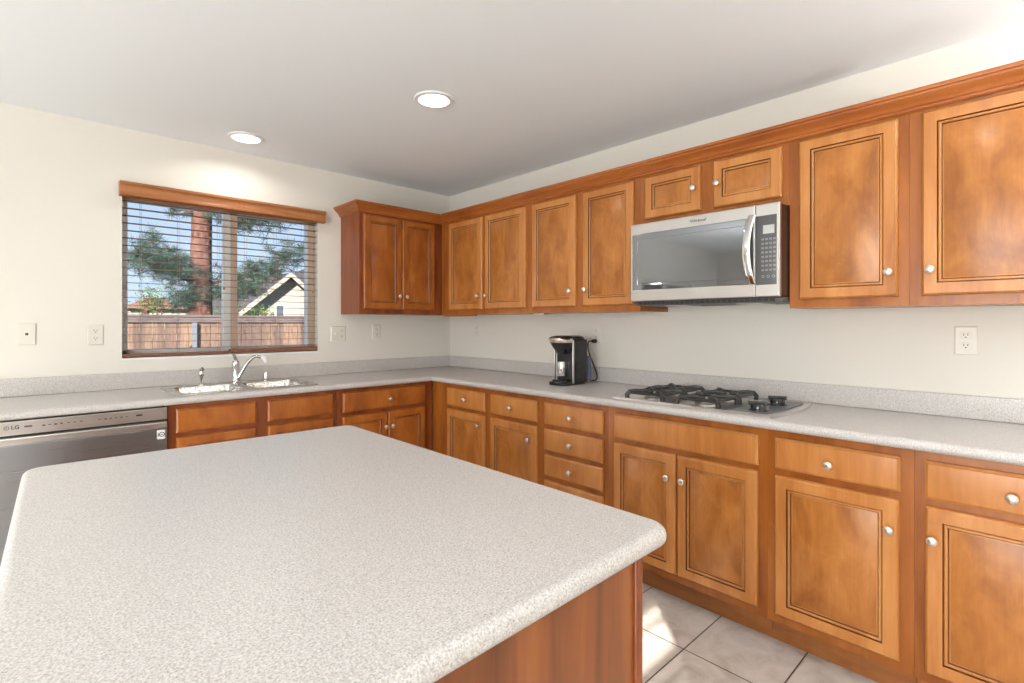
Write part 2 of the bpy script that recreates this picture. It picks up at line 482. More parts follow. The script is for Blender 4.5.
# right wall base run
cabinet('R', .6025, .765, 'narrow plain wooden corner filler between the two base runs', [], name='corner_filler', grp=None)
cabinet('R', .7655, 1.7195, 'wooden base cabinet with two drawers over two doors, next to the inside corner', [
    ('drawer', .800, 1.215, WZ0, WZ1, 1.02, .781), ('drawer', 1.272, 1.689, WZ0, WZ1, 1.475, .779),
    ('door', .800, 1.212, DZ0, DZ1, 1.165, .625), ('door', 1.272, 1.685, DZ0, DZ1, 1.635, .610)])
cabinet('R', 1.720, 2.1895, 'wooden base cabinet with a stack of four drawers, below the coffee maker', [
    ('drawer', 1.747, 2.161, .720, .844, 1.954, .780), ('drawer', 1.747, 2.161, .570, .693, 1.954, .629),
    ('drawer', 1.747, 2.161, .423, .545, 1.954, .481), ('drawer', 1.747, 2.161, DZ0, .397, 1.954, .270)])
cabinet('R', 2.190, 2.9745, 'wooden base cabinet with two doors under a long plain panel, below the gas cooktop', [
    ('panel', 2.230, 2.943, WZ0, WZ1, None, 0), ('door', 2.230, 2.577, DZ0, DZ1, 2.540, .585), ('door', 2.583, 2.940, DZ0, DZ1, 2.617, .585)])
cabinet('R', 2.975, 3.4495, 'wooden base cabinet with one drawer over one door, right of the cooktop cabinet', [
    ('drawer', 3.008, 3.414, WZ0 + .003, WZ1, 3.202, .776), ('door', 3.006, 3.411, DZ0, DZ1, 3.385, .590)])
cabinet('R', 3.450, 3.930, 'wooden base cabinet cut off by the right edge of the photo', [
    ('drawer', 3.480, 3.890, WZ0, WZ1, 3.690, .774), ('door', 3.480, 3.890, DZ0, DZ1, 3.502, .589)])
# back wall base run
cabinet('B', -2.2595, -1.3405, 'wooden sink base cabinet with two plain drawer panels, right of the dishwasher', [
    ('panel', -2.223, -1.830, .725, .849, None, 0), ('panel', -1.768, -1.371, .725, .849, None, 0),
    ('door', -2.223, -1.830, DZ0, .702, -1.87, .60), ('door', -1.768, -1.371, DZ0, .702, -1.73, .60)], face='dimredframe', dm='dimdoor', pm='dimdoor', ctop=.735)
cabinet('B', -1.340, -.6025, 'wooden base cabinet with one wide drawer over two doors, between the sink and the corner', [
    ('drawer', -1.308, -.675, .721, .850, -.975, .780), ('door', -1.308, -.984, DZ0, .695, -1.007, .593), ('door', -.980, -.675, DZ0, .695, -.956, .593)], face='dimredframe', dm='dimdoor', pm='dimdoor')

# wall cabinets
UZ0, UZ1, UD = 1.370, 2.135, .305
A0, A1 = 1.407, 2.103
def up(wall, s0, s1, label, fr, **k):
    return cabinet(wall, s0, s1, label, fr, kind='wall', z0=k.pop('z0', UZ0), z1=UZ1, depth=UD, **k)
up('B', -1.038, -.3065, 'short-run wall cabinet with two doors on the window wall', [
    ('door', -1.010, -.692, A0, A1, -.722, 1.507), ('door', -.688, -.387, A0, A1, -.660, 1.507)], face='dimredframe', dm='dimdoor', pm='dimdoor')
c = up('R', .003, 1.3295, 'wall cabinet with two single doors, at the inside corner above the counter', [
    ('door', .420, .839, A0, A1, .800, 1.505), ('door', .869, 1.299, A0, A1, .897, 1.505)])
mb = MB(); mb.box(.33, .74, -.29, -.302, 1.357, 1.3698); obj('under_cabinet_strip', mb, 'toe', c, sm=False)
c = up('R', 1.330, 2.1895, 'wall cabinet with two single doors, left of the microwave', [
    ('door', 1.360, 1.737, A0, A1, 1.700, 1.505), ('door', 1.794, 2.154, A0, A1, 1.822, 1.505)])
mb = MB(); mb.box(.02, .12, -.24, -.30, 1.356, 1.3698); obj('under_cabinet_bracket', mb, 'nickel', c, bevel=.003)
up('R', 2.190, 2.9615, 'short wall cabinet with two small doors above the microwave', [
    ('door', 2.227, 2.549, 1.872, A1, 2.519, 1.988), ('door', 2.615, 2.934, 1.872, A1, 2.642, 1.988)], z0=1.834)
up('R', 2.962, 3.3915, 'wall cabinet with one tall door, right of the microwave', [
    ('door', 3.004, 3.358, A0, A1, 3.330, 1.503)])
up('R', 3.392, 3.830, 'wall cabinet with one wide door at the right edge of the photo', [
    ('door', 3.430, 3.798, A0, A1, 3.458, 1.503)])

# crown moulding over the wall cabinets
CP = [(-.002, 2.118), (.006, 2.116), (.010, 2.121), (.010, 2.129), (.016, 2.132), (.019, 2.139), (.027, 2.148), (.038, 2.155), (.046, 2.163), (.047, 2.170), (.055, 2.172), (.057, 2.180), (.055, 2.186), (-.002, 2.186)]
mb = MB(); offset_sweep(mb, [(-1.040, -.002), (-1.040, -.307), (-.307, -.307), (-.307, -3.830)], CP, 1)
tag(obj('crown_moulding', mb, 'crown'), 'reddish wooden crown moulding running along the top of all wall cabinets', 'moulding')

# ------------------------------------------------------------------ countertop and backsplash
CT, CB = .914, .876
CX0 = -2.93; CY1 = -3.94
SK = (-2.185, -1.475, -.545, -.135)     # sink cut-out
mb = MB()
for (a, b, c, d) in ((CX0, SK[0], -.625, -.002), (SK[1], -.002, -.625, -.002), (SK[0], SK[1], -.625, SK[2]), (SK[0], SK[1], SK[3], -.002), (-.625, -.002, CY1, -.625)):
    mb.box(a, b, c, d, CB + .0005, CT)
hp = [(0, CB + .0005)] + [(math.sin(t) * .019, (CT + CB) / 2 - math.cos(t) * .019) for t in [PI * k / 10 for k in range(11)]]
hp = [(a, min(max(z, CB + .0005), CT)) for a, z in hp]
offset_sweep(mb, [(CX0, -.625), (-.625, -.625), (-.625, CY1)], hp[1:], 1)
ctop = tag(obj('countertop', mb, 'lam'), 'light grey speckled laminate countertop wrapping the corner under the window', 'countertop')
mb = MB(); mb.box(CX0, -.002, -.021, -.002, CT + .0005, 1.010); mb.box(-.021, -.002, CY1, -.0215, CT + .0005, 1.010)
obj('backsplash', mb, 'lam', ctop, bevel=.004)

# ------------------------------------------------------------------ island
def rounded(x0, x1, y0, y1, r, z, ins, n=8):
    out = []
    for cx, cy, a0 in ((x1 - r, y1 - r, 0), (x0 + r, y1 - r, PI / 2), (x0 + r, y0 + r, PI), (x1 - r, y0 + r, 1.5 * PI)):
        for k in range(n + 1):
            t = a0 + PI / 2 * k / n
            out.append((cx + (r - ins) * math.cos(t), cy + (r - ins) * math.sin(t), z))
    return out
def rquad(Q, r, ins, z, n=8):
    out = []
    for i in range(4):
        a, b, c = Vector(Q[i - 1]), Vector(Q[i]), Vector(Q[(i + 1) % 4])
        u = (a - b).normalized(); v = (c - b).normalized()
        n1 = Vector((u.y, -u.x)); n1 = -n1 if n1.dot(v) > 0 else n1
        n2 = Vector((v.y, -v.x)); n2 = -n2 if n2.dot(u) > 0 else n2
        cc = b + (u + v).normalized() * (r / math.sqrt((1 - u.dot(v)) / 2))
        t1 = math.atan2(n1.y, n1.x); t2 = math.atan2(n2.y, n2.x); d = (t2 - t1 + PI) % (2 * PI) - PI
        for k in range(n + 1):
            t = t1 + d * k / n; out.append((cc.x + (r - ins) * math.cos(t), cc.y + (r - ins) * math.sin(t), z))
    return out
IQ = [(-1.876, -3.272), (-1.881, -1.910), (-2.800, -1.875), (-2.845, -3.291)]
mb = MB(); rs = []
for k in range(13):
    t = PI * k / 12
    rs.append(rquad(IQ, .046, .019 - math.sin(t) * .019, (CT + CB) / 2 - math.cos(t) * .019))
rs[0] = [(x, y, CB + .0005) for x, y, z in rs[0]]
mb.rings(rs)
tag(obj('island_countertop', mb, 'lam'), 'large light grey speckled laminate top of the kitchen island in the foreground', 'countertop')
isl = thing('island_cabinet', 'reddish wooden kitchen island base under the large speckled top', 'cabinet', (-2.345, -2.595, 0))
mb = MB(); mb.box(-.400, .395, -.630, .64, .001, CB); obj('body', mb, 'cherry', isl, sm=False, bevel=.002)
mb = MB(); mb.box(-.400, .384, -.637, -.631, .001, CB - .001); obj('end_panel', mb, 'cherry', isl, sm=False)
for sx in (.396, -.406):
    mb = MB(); mb.box(sx - .011, sx + .011, -.645, -.620, .001, CB - .001); obj('corner_trim', mb, 'dimredframe', isl, bevel=.004)
for k in range(3):
    a = -.60 + k * .41
    d = obj('door', door_mesh(.39, .56), ['door', 'glaze', 'panel'], isl, (.3955, a, .137), rot=(0, 0, PI / 2)); knob(d, .35, .46)
    d = obj('drawer', drawer_mesh(.39, .12), ['door'], isl, (.3955, a, .72), rot=(0, 0, PI / 2)); knob(d, .195, .06)

# ------------------------------------------------------------------ sink
sk = thing('kitchen_sink', 'double bowl stainless steel sink set in the counter below the window', 'sink', (-1.83, -.34, CT))
def bowl(x0, x1, y0, y1):
    mb = MB()
    mb.rings([rounded(x0, x1, y0, y1, .05, .004, 0), rounded(x0, x1, y0, y1, .05, -.004, .003), rounded(x0, x1, y0, y1, .06, -.15, .012), rounded(x0, x1, y0, y1, .08, -.165, .03),
              rounded(x0, x1, y0, y1, .09, -.168, .07)], False, True)
    return mb
SX0, SX1, SY0, SY1 = -.385, .385, -.235, .235
B1 = (-.345, -.020, -.195, .150); B2 = (.020, .345, -.195, .150)
mb = MB()
# rim as a plate with two openings
bm = mb.bm; edges = []
def loop2(pts):
    vs = [bm.verts.new(p) for p in pts]
    for i in range(len(vs)): edges.append(bm.edges.new((vs[i], vs[(i + 1) % len(vs)])))
    return vs
o1 = loop2(rounded(SX0, SX1, SY0, SY1, .03, .0055, 0)); loop2(rounded(*B1, .05, .0055, 0)); loop2(rounded(*B2, .05, .0055, 0))
bmesh.ops.triangle_fill(bm, use_beauty=True, edges=edges)
ring = [bm.verts.new((v.co.x * 1.012, v.co.y * 1.02, .0008)) for v in o1]
for i in range(len(o1)): mb.f([o1[i], o1[(i + 1) % len(o1)], ring[(i + 1) % len(o1)], ring[i]])
obj('rim', mb, 'sinksteel', sk)
for bb in (B1, B2):
    w = obj('bowl', bowl(*bb), 'sinksteel', sk)
    cx, cy = (bb[0] + bb[1]) / 2, (bb[2] + bb[3]) / 2
    m2 = MB(); m2.lathe([(.0, -.166), (.025, -.166), (.042, -.163), (.044, -.1665)], 20, (cx, cy, 0), cap0=False, cap1=False); obj('drain', m2, 'chrome', w)
# faucet
fx, fy = -1.815, -.150
fa = thing('kitchen_faucet', 'chrome single-lever faucet with curved spout behind the double sink', 'faucet', (fx, fy, CT + .006))
mb = MB(); mb.lathe([(.0, 0), (.034, 0), (.034, .006), (.028, .012), (.024, .02), (.021, .06), (.0215, .105), (.024, .118), (.022, .132), (.012, .142), (.0, .144)], 20, cap0=False, cap1=False); obj('body', mb, 'chrome', fa)
mb = MB(); pts = []
for k in range(13):
    t = k / 12; pts.append((.012 + .135 * t, -.015 - .05 * t, .030 + .135 * math.sin(min(t * 1.13, 1) * PI * .60)))
mb.tube(pts, [.011 - .002 * (k / 12) for k in range(13)], 12)
sp = obj('spout', mb, 'chrome', fa)
e = pts[-1]; mb = MB(); mb.tube([(e[0] - .012, e[1] + .004, e[2] + .006), (e[0] + .006, e[1] - .003, e[2] - .006), (e[0] + .014, e[1] - .005, e[2] - .022), (e[0] + .017, e[1] - .006, e[2] - .034)], [.012, .015, .014, .013], 12); obj('spray_tip', mb, 'white', sp)
mb = MB(); mb.tube([(0, 0, .135), (-.004, -.004, .155), (-.014, -.012, .178), (-.026, -.02, .196)], [.016, .011, .008, .010], 12); obj('lever', mb, 'chrome', fa)
mb = MB(); mb.box(-.10, .10, -.028, .028, 0, .004)
# side sprayer and air gap
s = thing('side_sprayer', 'small chrome soap pump standing left of the faucet on the sink rim', 'soap dispenser', (-2.010, -.155, CT + .006))
mb = MB(); mb.lathe([(.0, 0), (.021, 0), (.020, .006), (.011, .012), (.010, .05), (.015, .06), (.016, .075), (.012, .088), (.0, .09)], 16, cap0=False, cap1=False); obj('body', mb, 'chrome', s)
mb = MB(); mb.tube([(0, 0, .082), (-.004, -.006, .100), (-.001, -.026, .105), (.0, -.045, .098)], [.010, .010, .008, .007], 10); obj('nozzle', mb, 'chrome', s)
s['category'] = 'soap pump'; s.name = 'soap_pump'
s = thing('air_gap', 'short chrome cylindrical air gap cap right of the faucet behind the sink', 'air gap', (-1.625, -.135, CT + .006))
mb = MB(); mb.lathe([(.0, 0), (.024, 0), (.024, .004), (.018, .006), (.018, .050), (.016, .056), (.0, .058)], 18, cap0=False, cap1=False); obj('cap', mb, 'chrome', s)

# ------------------------------------------------------------------ dishwasher
dw = thing('dishwasher', 'stainless steel dishwasher with front control strip, left of the sink cabinet', 'dishwasher', (-2.892, 0, 0))
DWW = .630
mb = MB(); mb.box(.003, DWW - .003, -.02, -.585, .10, .868); obj('tub_casing', mb, 'mwside', dw, sm=False)
mb = MB(); mb.box(.004, DWW - .004, -.586, -.632, .808, .8695); cp = obj('control_strip', mb, 'steel', dw, bevel=.003)
mb = MB(); mb.box(.004, DWW - .004, -.586, -.612, .797, .8078); obj('handle_recess', mb, 'dark', dw, sm=False)
mb = MB(); mb.box(.004, DWW - .004, -.586, -.634, .763, .797); obj('handle_bar', mb, 'steel', dw, bevel=.006)
mb = MB(); mb.box(.004, DWW - .004, -.586, -.628, .115, .7625); dr = obj('door_panel', mb, 'dwsteel', dw, bevel=.003)
mb = MB(); mb.box(.01, DWW - .01, -.50, -.56, .001, .0995); obj('toe_kick', mb, 'black', dw, sm=False)
yk = -.6328
lettering('brand_lettering', 'LG', .022, 'ink', cp, (.062, yk, .8425))
mb = MB(); mb.lathe([(.0088, 0), (.0088, .0006), (.0072, .0006), (.0072, 0)], 20, (.034, yk + .0005, .842), axis='-y', cap0=False, cap1=False); mb.box(.0265, .034, yk, yk - .0004, .8412, .8428); mb.box(.0332, .0348, yk, yk - .0004, .838, .848)
obj('round_emblem', mb, 'ink', cp)
mb = MB(); mb.box(.091, .117, yk, yk - .0004, .839, .846); obj('model_mark', mb, 'grey', cp, sm=False)
for x in (.155, .175, .195, .215, .240, .262, .285, .352, .375, .395, .415, .436, .458):
    hh = random.choice([.002, .004, .003]); mb = MB(); mb.box(x - .005, x + .005, yk, yk - .0004, .841 - hh, .8425 + hh * .2)
    obj('control_mark', mb, 'grey', cp, sm=False)
mb = MB(); mb.box(.495, .520, yk, yk - .0004, .838, .846); obj('start_mark', mb, 'ink', cp, sm=False)
mb = MB(); mb.box(.582, .616, -.6285, -.6292, .708, .754); st = obj('sticker', mb, 'white', dr, sm=False); st['label'] = 'white square sticker with ring symbol'
mb = MB(); mb.lathe([(.0125, 0), (.0125, .0005), (.0088, .0005), (.0088, 0)], 20, (.6025, -.6292, .732), axis='-y', cap0=False, cap1=False)
mb.box(.5855, .5885, -.6292, -.6297, .722, .742); mb.box(.5975, .6075, -.6292, -.6298, .7305, .7335)
obj('ring_symbol', mb, 'ink', st)

# ------------------------------------------------------------------ microwave
mw = thing('microwave_oven', 'stainless over-the-range microwave with dark glass door above the cooktop', 'microwave', (0, -2.1990, 1.395), RW)
Wm = .760; F = -.398
mb = MB(); mb.box(.002, Wm - .002, -.004, F + .004, .024, .433); obj('housing', mb, 'mwside', mw, bevel=.002)
DX = .655
mb = MB(); mb.inset_panel(.001, DX, .024, .437, F + .003, [(0, 0), (0, .018), (.004, .021), (.006, .021)], [0, 0, 0, 0]); dr = obj('door', mb, 'steel', mw)
mb = MB(); mb.inset_panel(.014, DX - .005, .082, .382, F - .0165, [(0, 0), (0, .0022), (.003, .003), (.030, .003), (.032, .0022)], [0] * 5); obj('glass', mb, 'mwglass', dr, sm=False)
mb = MB(); mb.inset_panel(DX + .002, Wm - .001, .024, .437, F + .003, [(0, 0), (0, .018), (.004, .021), (.006, .021)], [0, 0, 0, 0]); cp = obj('control_side', mb, 'steel', mw)
mb = MB(); mb.inset_panel(DX + .004, Wm - .013, .078, .385, F - .0165, [(0, 0), (0, .002), (.002, .0028)], [0, 0, 0]); pn = obj('control_panel', mb, 'mwpanel', cp)
mb = MB(); mb.box(.690, .738, F - .0196, F - .0206, .303, .341); obj('display', mb, 'lcd', pn, bevel=.0004)
for r in range(8):
    for q in range(4):
        mb = MB(); mb.box(.683 + q * .0165, .683 + q * .0165 + .011, F - .0196, F - .0204, .275 - r * .0195, .275 - r * .0195 + .0085); obj('button', mb, 'btn', pn, sm=False)
for q in range(3):
    mb = MB(); mb.lathe([(.006, 0), (.006, .0008), (.0048, .0008), (.0048, 0)], 14, (.690 + q * .022, F - .0196, .114), axis='-y', cap0=False, cap1=False); obj('start_button', mb, 'lcd', pn)
# curved vertical handle
mb = MB(); rs = []
for k in range(17):
    t = k / 16; z = .082 + t * .312; bow = math.sin(PI * t)
    y = F - .022 - .030 * bow ** .7; x = DX - .013 - .015 * bow
    w = .0175; dd = .007
    rs.append([(x - w, y + dd * .3, z), (x - w * .8, y - dd * .4, z), (x, y - dd, z), (x + w * .8, y - dd * .4, z), (x + w, y + dd * .3, z), (x, y + dd, z)])
mb.rings(rs); obj('handle', mb, 'chrome', dr)
lettering('brand_lettering', 'Whirlpool', .0185, 'grey', dr, (.385, F - .0182, .408), .25)
mb = MB(); n = 24
rs = [[(.385 + a * math.cos(2 * PI * k / n), F - .0182 - d, .411 + a * .42 * math.sin(2 * PI * k / n)) for k in range(n)] for a, d in ((.043, 0), (.043, .0005), (.0422, .0005), (.0422, 0))]
mb.rings(rs, False, False); obj('oval_swoosh', mb, 'grey', dr)
mb = MB(); mb.box(.004, Wm - .004, -.02, F + .02, .003, .0235); 
vt = obj('underside_vent', mb, 'grey', mw, bevel=.003)
mb = MB()
for k in range(26): mb.box(.03 + k * .027, .05 + k * .027, F + .015, F + .0195, .006, .018)
obj('vent_slots', mb, 'dark', vt, sm=False)
for x in (.14, .52):
    mb = MB(); mb.box(x, x + .12, -.12, -.30, -.001, .0028); obj('grease_filter', mb, 'steel', mw, bevel=.001)

# ------------------------------------------------------------------ cooktop
ck = thing('gas_cooktop', 'stainless steel gas cooktop with four black burner grates set in the counter', 'cooktop', (0, -2.215, CT + .0005), RW)
CW = .775; Y0, Y1 = -.105, -.603
def ck_outline(z, ins=0):
    pts = []
    n = 10
    pts.append((ins, Y1 + ins, z))
    pts.append((CW - ins, Y1 + ins, z))
    for k in range(1, n):
        t = k / n; pts.append((CW - ins + .030 * math.sin(PI * t), Y1 + ins + (Y0 - Y1 - 2 * ins) * t, z))
    pts.append((CW - ins, Y0 - ins, z)); pts.append((ins, Y0 - ins, z))
    for k in range(1, n):
        t = 1 - k / n; pts.append((ins - .030 * math.sin(PI * t), Y1 + ins + (Y0 - Y1 - 2 * ins) * t, z))
    return pts
mb = MB(); mb.rings([ck_outline(0), ck_outline(.010), ck_outline(.013, .003), ck_outline(.013, .022), ck_outline(.008, .028)])
obj('steel_tray', mb, 'steel', ck)
BX, BY = (.180, .452), (-.270, -.492)
for i, bx in enumerate(BX):
    for j, by in enumerate(BY):
        mb = MB(); mb.lathe([(.0, .008), (.052, .008), (.050, .014), (.040, .018), (.036, .024), (.0, .026)], 24, (bx, by, 0), cap0=False, cap1=False)
        br = obj('burner', mb, 'steel', ck)
        mb = MB(); mb.lathe([(.0, .0255), (.030, .0255), (.033, .029), (.030, .033), (.0, .034)], 24, (bx, by, 0), cap0=False, cap1=False); obj('burner_cap', mb, 'iron', br)
        # grate: square with rounded feet and four fingers
        mb = MB(); g = .097; zt = .040
        for sx in (-1, 1):
            for sy in (-1, 1):
                # curved finger from the corner foot, up and towards the centre
                pts = [(bx + sx * g, by + sy * g, .0085), (bx + sx * (g + .002), by + sy * (g + .002), .028), (bx + sx * (g - .008), by + sy * (g - .008), .044), (bx + sx * .070, by + sy * .070, .048), (bx + sx * .024, by + sy * .024, .046)]
                mb.tube(pts, [.012, .0115, .011, .010, .008], 8)
        for sx in (-1, 1):
            mb.tube([(bx + sx * (g - .008), by - g + .008, zt), (bx + sx * (g - .008), by + g - .008, zt)], .0075, 8)
            mb.tube([(bx - g + .008, by + sx * (g - .008), zt), (bx + g - .008, by + sx * (g - .008), zt)], .0075, 8)
            mb.tube([(bx + sx * (g - .008), by, zt), (bx + sx * .03, by, zt + .005)], .0085, 8)
            mb.tube([(bx, by + sx * (g - .008), zt), (bx, by + sx * .03, zt + .005)], .0085, 8)
        obj('burner_grate', mb, 'iron', ck)
mb = MB(); mb.rings([[(x, y, z) for x, y, z in rounded(.590, .762, -.585, -.150, .03, .0085, 0)], rounded(.590, .762, -.585, -.150, .03, .0150, .002)]); obj('control_plate', mb, 'mwpanel', ck)
for (kx, ky) in ((.690, -.510), (.690, -.290)):
    mb = MB()
    mb.lathe([(.0, .014), (.040, .014), (.039, .020), (.033, .023), (.0, .023)], 24, (kx, ky, 0), cap0=False, cap1=False)
    mb.lathe([(.0, .022), (.033, .022), (.031, .040), (.027, .045), (.0, .046)], 24, (kx, ky, 0), cap0=False, cap1=False)
    mt = Matrix.Rotation(.5, 3, 'Z'); mb.obox((kx, ky, .046), (.074, .020, .018), mt)
    o = obj('control_knob', mb, 'blackgloss', ck, bevel=.002)

# ------------------------------------------------------------------ coffee maker
cm = thing('coffee_maker', 'black single-serve coffee maker with silver trim on the counter corner of the cooktop', 'coffee maker', (-.16, -1.640, CT + .0005), RW)
cm['label'] = 'black single-serve coffee maker with silver top edge, left of the cooktop'
# local: x to the camera side, -y is the front (into the room)
w = .080
def rbox(mb, x0, x1, y0, y1, z0, z1, r, mi=0, ins=.006):
    mb.rings([rounded(x0, x1, y0, y1, r, z0, 0, 5), rounded(x0, x1, y0, y1, r, z1 - ins, 0, 5), rounded(x0, x1, y0, y1, r, z1, ins * .8, 5)], mi=mi); return mb
mb = MB(); rbox(mb, -w, w, -.150, -.002, .012, .285, .03); obj('body', mb, 'black', cm)
mb = MB(); rbox(mb, -w * .95, w * .95, -.245, -.004, 0, .022, .05)
bs = obj('base', mb, 'blackgloss', cm)
mb = MB(); rbox(mb, -.052, .052, -.235, -.150, .0225, .034, .04); obj('drip_tray', mb, 'blackgloss', cm)
mb = MB(); rs = []
for k in range(9):    # the head bulges forward over the cup space
    t = k / 8; z = .196 + t * .088
    fr = -.175 - .055 * math.sin(PI * .5 * t)
    rs.append(rounded(-w * (.72 + .25 * t), w * (.72 + .25 * t), fr, -.130, .035, z, 0, 5))
mb.rings(rs); obj('brew_head', mb, 'blackgloss', cm)
mb = MB(); mb.rings([rounded(-w * 1.0, w * 1.0, -.238, -.02, .05, .2855, 0), rounded(-w * 1.02, w * 1.02, -.242, -.02, .05, .293, 0), rounded(-w * .95, w * .95, -.225, -.03, .05, .303, 0), rounded(-w * .7, w * .7, -.19, -.05, .04, .309, 0)]); ld = obj('lid', mb, 'black', cm)
mb = MB(); pts = [(-w * 1.0 * math.cos(t), -.165 - .082 * math.sin(t), .286) for t in [PI * k / 16 for k in range(17)]]
rs = [[(p[0] * 1.02, p[1] - .002, .266), (p[0] * 1.05, p[1] - .006, .272), (p[0] * 1.05, p[1] - .006, .291), (p[0] * 1.0, p[1] - .001, .296), (p[0] * .9, p[1] + .008, .288)] for p in pts]
mb.rings(rs); obj('silver_handle', mb, 'nickel', ld)
for sx in (-1, 1):
    mb = MB(); mb.box(sx * w * 1.005, sx * w * .90, -.150, -.164, .012, .284); obj('silver_strip', mb, 'steel', cm, bevel=.003)
mb = MB(); mb.lathe([(.0, .052), (.028, .052), (.030, .058), (.030, .140), (.028, .146), (.0, .147)], 20, (-.01, -.165, 0), cap0=False, cap1=False); obj('inner_column', mb, 'chrome', cm)
mb = MB(); rbox(mb, -w * .9, w * .9, -.001, .045, .02, .175, .02); obj('water_tank', mb, 'water', cm)
# outlet plate coordinates on the right wall and the cord
cord = thing('power_cord', 'black power cord looping from the wall outlet down to the coffee maker', 'cord', (0, -1.655, CT), 0)
mb = MB(); z0 = 0
P = [(-.045, 0, .268), (-.052, .022, .266), (-.050, .034, .245), (-.046, .026, .19), (-.044, -.010, .11), (-.046, -.038, .05), (-.055, -.040, .016), (-.075, -.015, .010), (-.100, .01, .022), (-.112, .028, .03)]
def spline(P, n=6):
    out = []
    for i in range(len(P) - 1):
        p0, p1, p2, p3 = [Vector(P[max(0, min(len(P) - 1, i + d))]) for d in (-1, 0, 1, 2)]
        for k in range(n):
            t = k / n; out.append(.5 * ((2 * p1) + (-p0 + p2) * t + (2 * p0 - 5 * p1 + 4 * p2 - p3) * t * t + (-p0 + 3 * p1 - 3 * p2 + p3) * t ** 3))
    out.append(Vector(P[-1])); return out
mb.tube(spline(P), .0042, 8); obj('wire', mb, 'black', cord)
mb = MB(); mb.tube([(-.009, 0, .268), (-.030, 0, .268), (-.042, 0, .268), (-.050, .004, .268)], [.014, .014, .010, .006], 12); obj('plug', mb, 'black', cord)

# ------------------------------------------------------------------ outlets and plates
def plate(label, wall, s, z, w=.073, h=.116, kind='outlet', m='plate'):
    loc, rz = ((0, -s, z), RW) if wall == 'R' else ((s, 0, z), 0)
    t = thing('wall_outlet' if kind != 'jack' else 'wall_jack', label, 'outlet' if kind != 'jack' else 'wall plate', loc, rz)
    mb = MB(); mb.inset_panel(-w / 2, w / 2, -h / 2, h / 2, -.0005, [(0, 0), (0, .003), (.004, .006), (.006, .006)], [0] * 4); obj('face_plate', mb, m, t)
    if kind == 'jack':
        mb = MB(); mb.box(-.006, .006, -.0066, -.0076, -.006, .006); obj('jack_socket', mb, 'dark', t, sm=False)
        return t
    xs = [0] if kind == 'outlet' else [-.024, .024]
    for q, x in enumerate(xs):
        for dz in ((-.021, .021) if not (kind == 'combo' and q == 0) else (0,)):
            if kind == 'combo' and q == 0:
                mb = MB(); mb.box(x - .005, x + .005, -.0066, -.016, -.010, .006); obj('toggle', mb, m, t, bevel=.001); continue
            mb = MB(); mb.box(x - .016, x + .016, -.0066, -.0082, dz - .0135, dz + .0135); r = obj('receptacle', mb, m, t, bevel=.0015)
            mb = MB(); mb.box(x - .0075, x - .0050, -.0083, -.0086, dz - .001, dz + .008); mb.box(x + .0050, x + .0075, -.0083, -.0086, dz - .001, dz + .008); mb.lathe([(.0, 0), (.0028, 0), (.0028, .0003), (0, .0003)], 10, (x, -.0083, dz - .007), axis='-y', cap0=False, cap1=False)
            obj('slots', mb, 'dark', r, sm=False)
    return t
plate('ivory wall plate with one tiny central jack, at the far left of the window wall', 'B', -2.794, 1.244, kind='jack')
plate('ivory duplex outlet between the jack plate and the window', 'B', -2.508, 1.236)
plate('wide ivory plate with a switch and an outlet, right of the window', 'B', -1.058, 1.222, w=.118, kind='combo')
plate('ivory duplex outlet on the window wall, under the short wall cabinet', 'B', -.737, 1.232)
plate('pale duplex outlet on the right wall near the inside corner', 'R', .392, 1.242, m='wall')
plate('white duplex outlet behind the coffee maker with a black plug in it', 'R', 1.655, 1.2315, m='plate')
plate('ivory duplex outlet at the right end of the cabinet wall', 'R', 3.529, 1.231)

# ------------------------------------------------------------------ kitchen window with two wooden blinds
x0, x1, z0, z1 = WIN
wf = bpy.data.objects.new('window_1', None); C.objects.link(wf); wf.location = ((x0 + x1) / 2, .1, z0); wf['kind'] = 'structure'
def wpart(name, mb, m, **k):
    o = obj(name, mb, m, wf, (-wf.location.x, -wf.location.y, -wf.location.z), **k); return o
mb = MB()
for (a, b, c, d) in ((x0, x0 + .035, z0, z1), (x1 - .05, x1, z0, z1), (x0, x1, z0, z0 + .045), (x0, x1, z1 - .04, z1)): mb.box(a, b, .075, .135, c, d)
wpart('window_frame', mb, 'vinyl', bevel=.003)
mb = MB(); mb.box(-1.832, -1.787, .070, .118, z0 + .02, z1 - .02); wpart('meeting_stile', mb, 'vinyl', bevel=.002)
mb = MB(); mb.box(-1.786, -1.745, .072, .118, z0 + .02, z1 - .02); mb.box(x1 - .050, x1 - .004, .060, .0745, z0 + .02, z1 - .02); wpart('tan_sash_strip', mb, 'tanreflect', bevel=.002)  # sash and jamb strips tinted for reflected blinds
mb = MB(); mb.box(x0 + .03, -1.80, .100, .104, z0 + .04, z1 - .03); wpart('pane', mb, 'glass', sm=False)
mb = MB(); mb.box(-1.80, x1 - .045, .092, .096, z0 + .04, z1 - .03); wpart('pane', mb, 'glass', sm=False)
mb = MB(); mb.box(x0, x1, -.002, .075, z0 - .012, z0 + .001); wpart('window_sill', mb, 'white', sm=False)
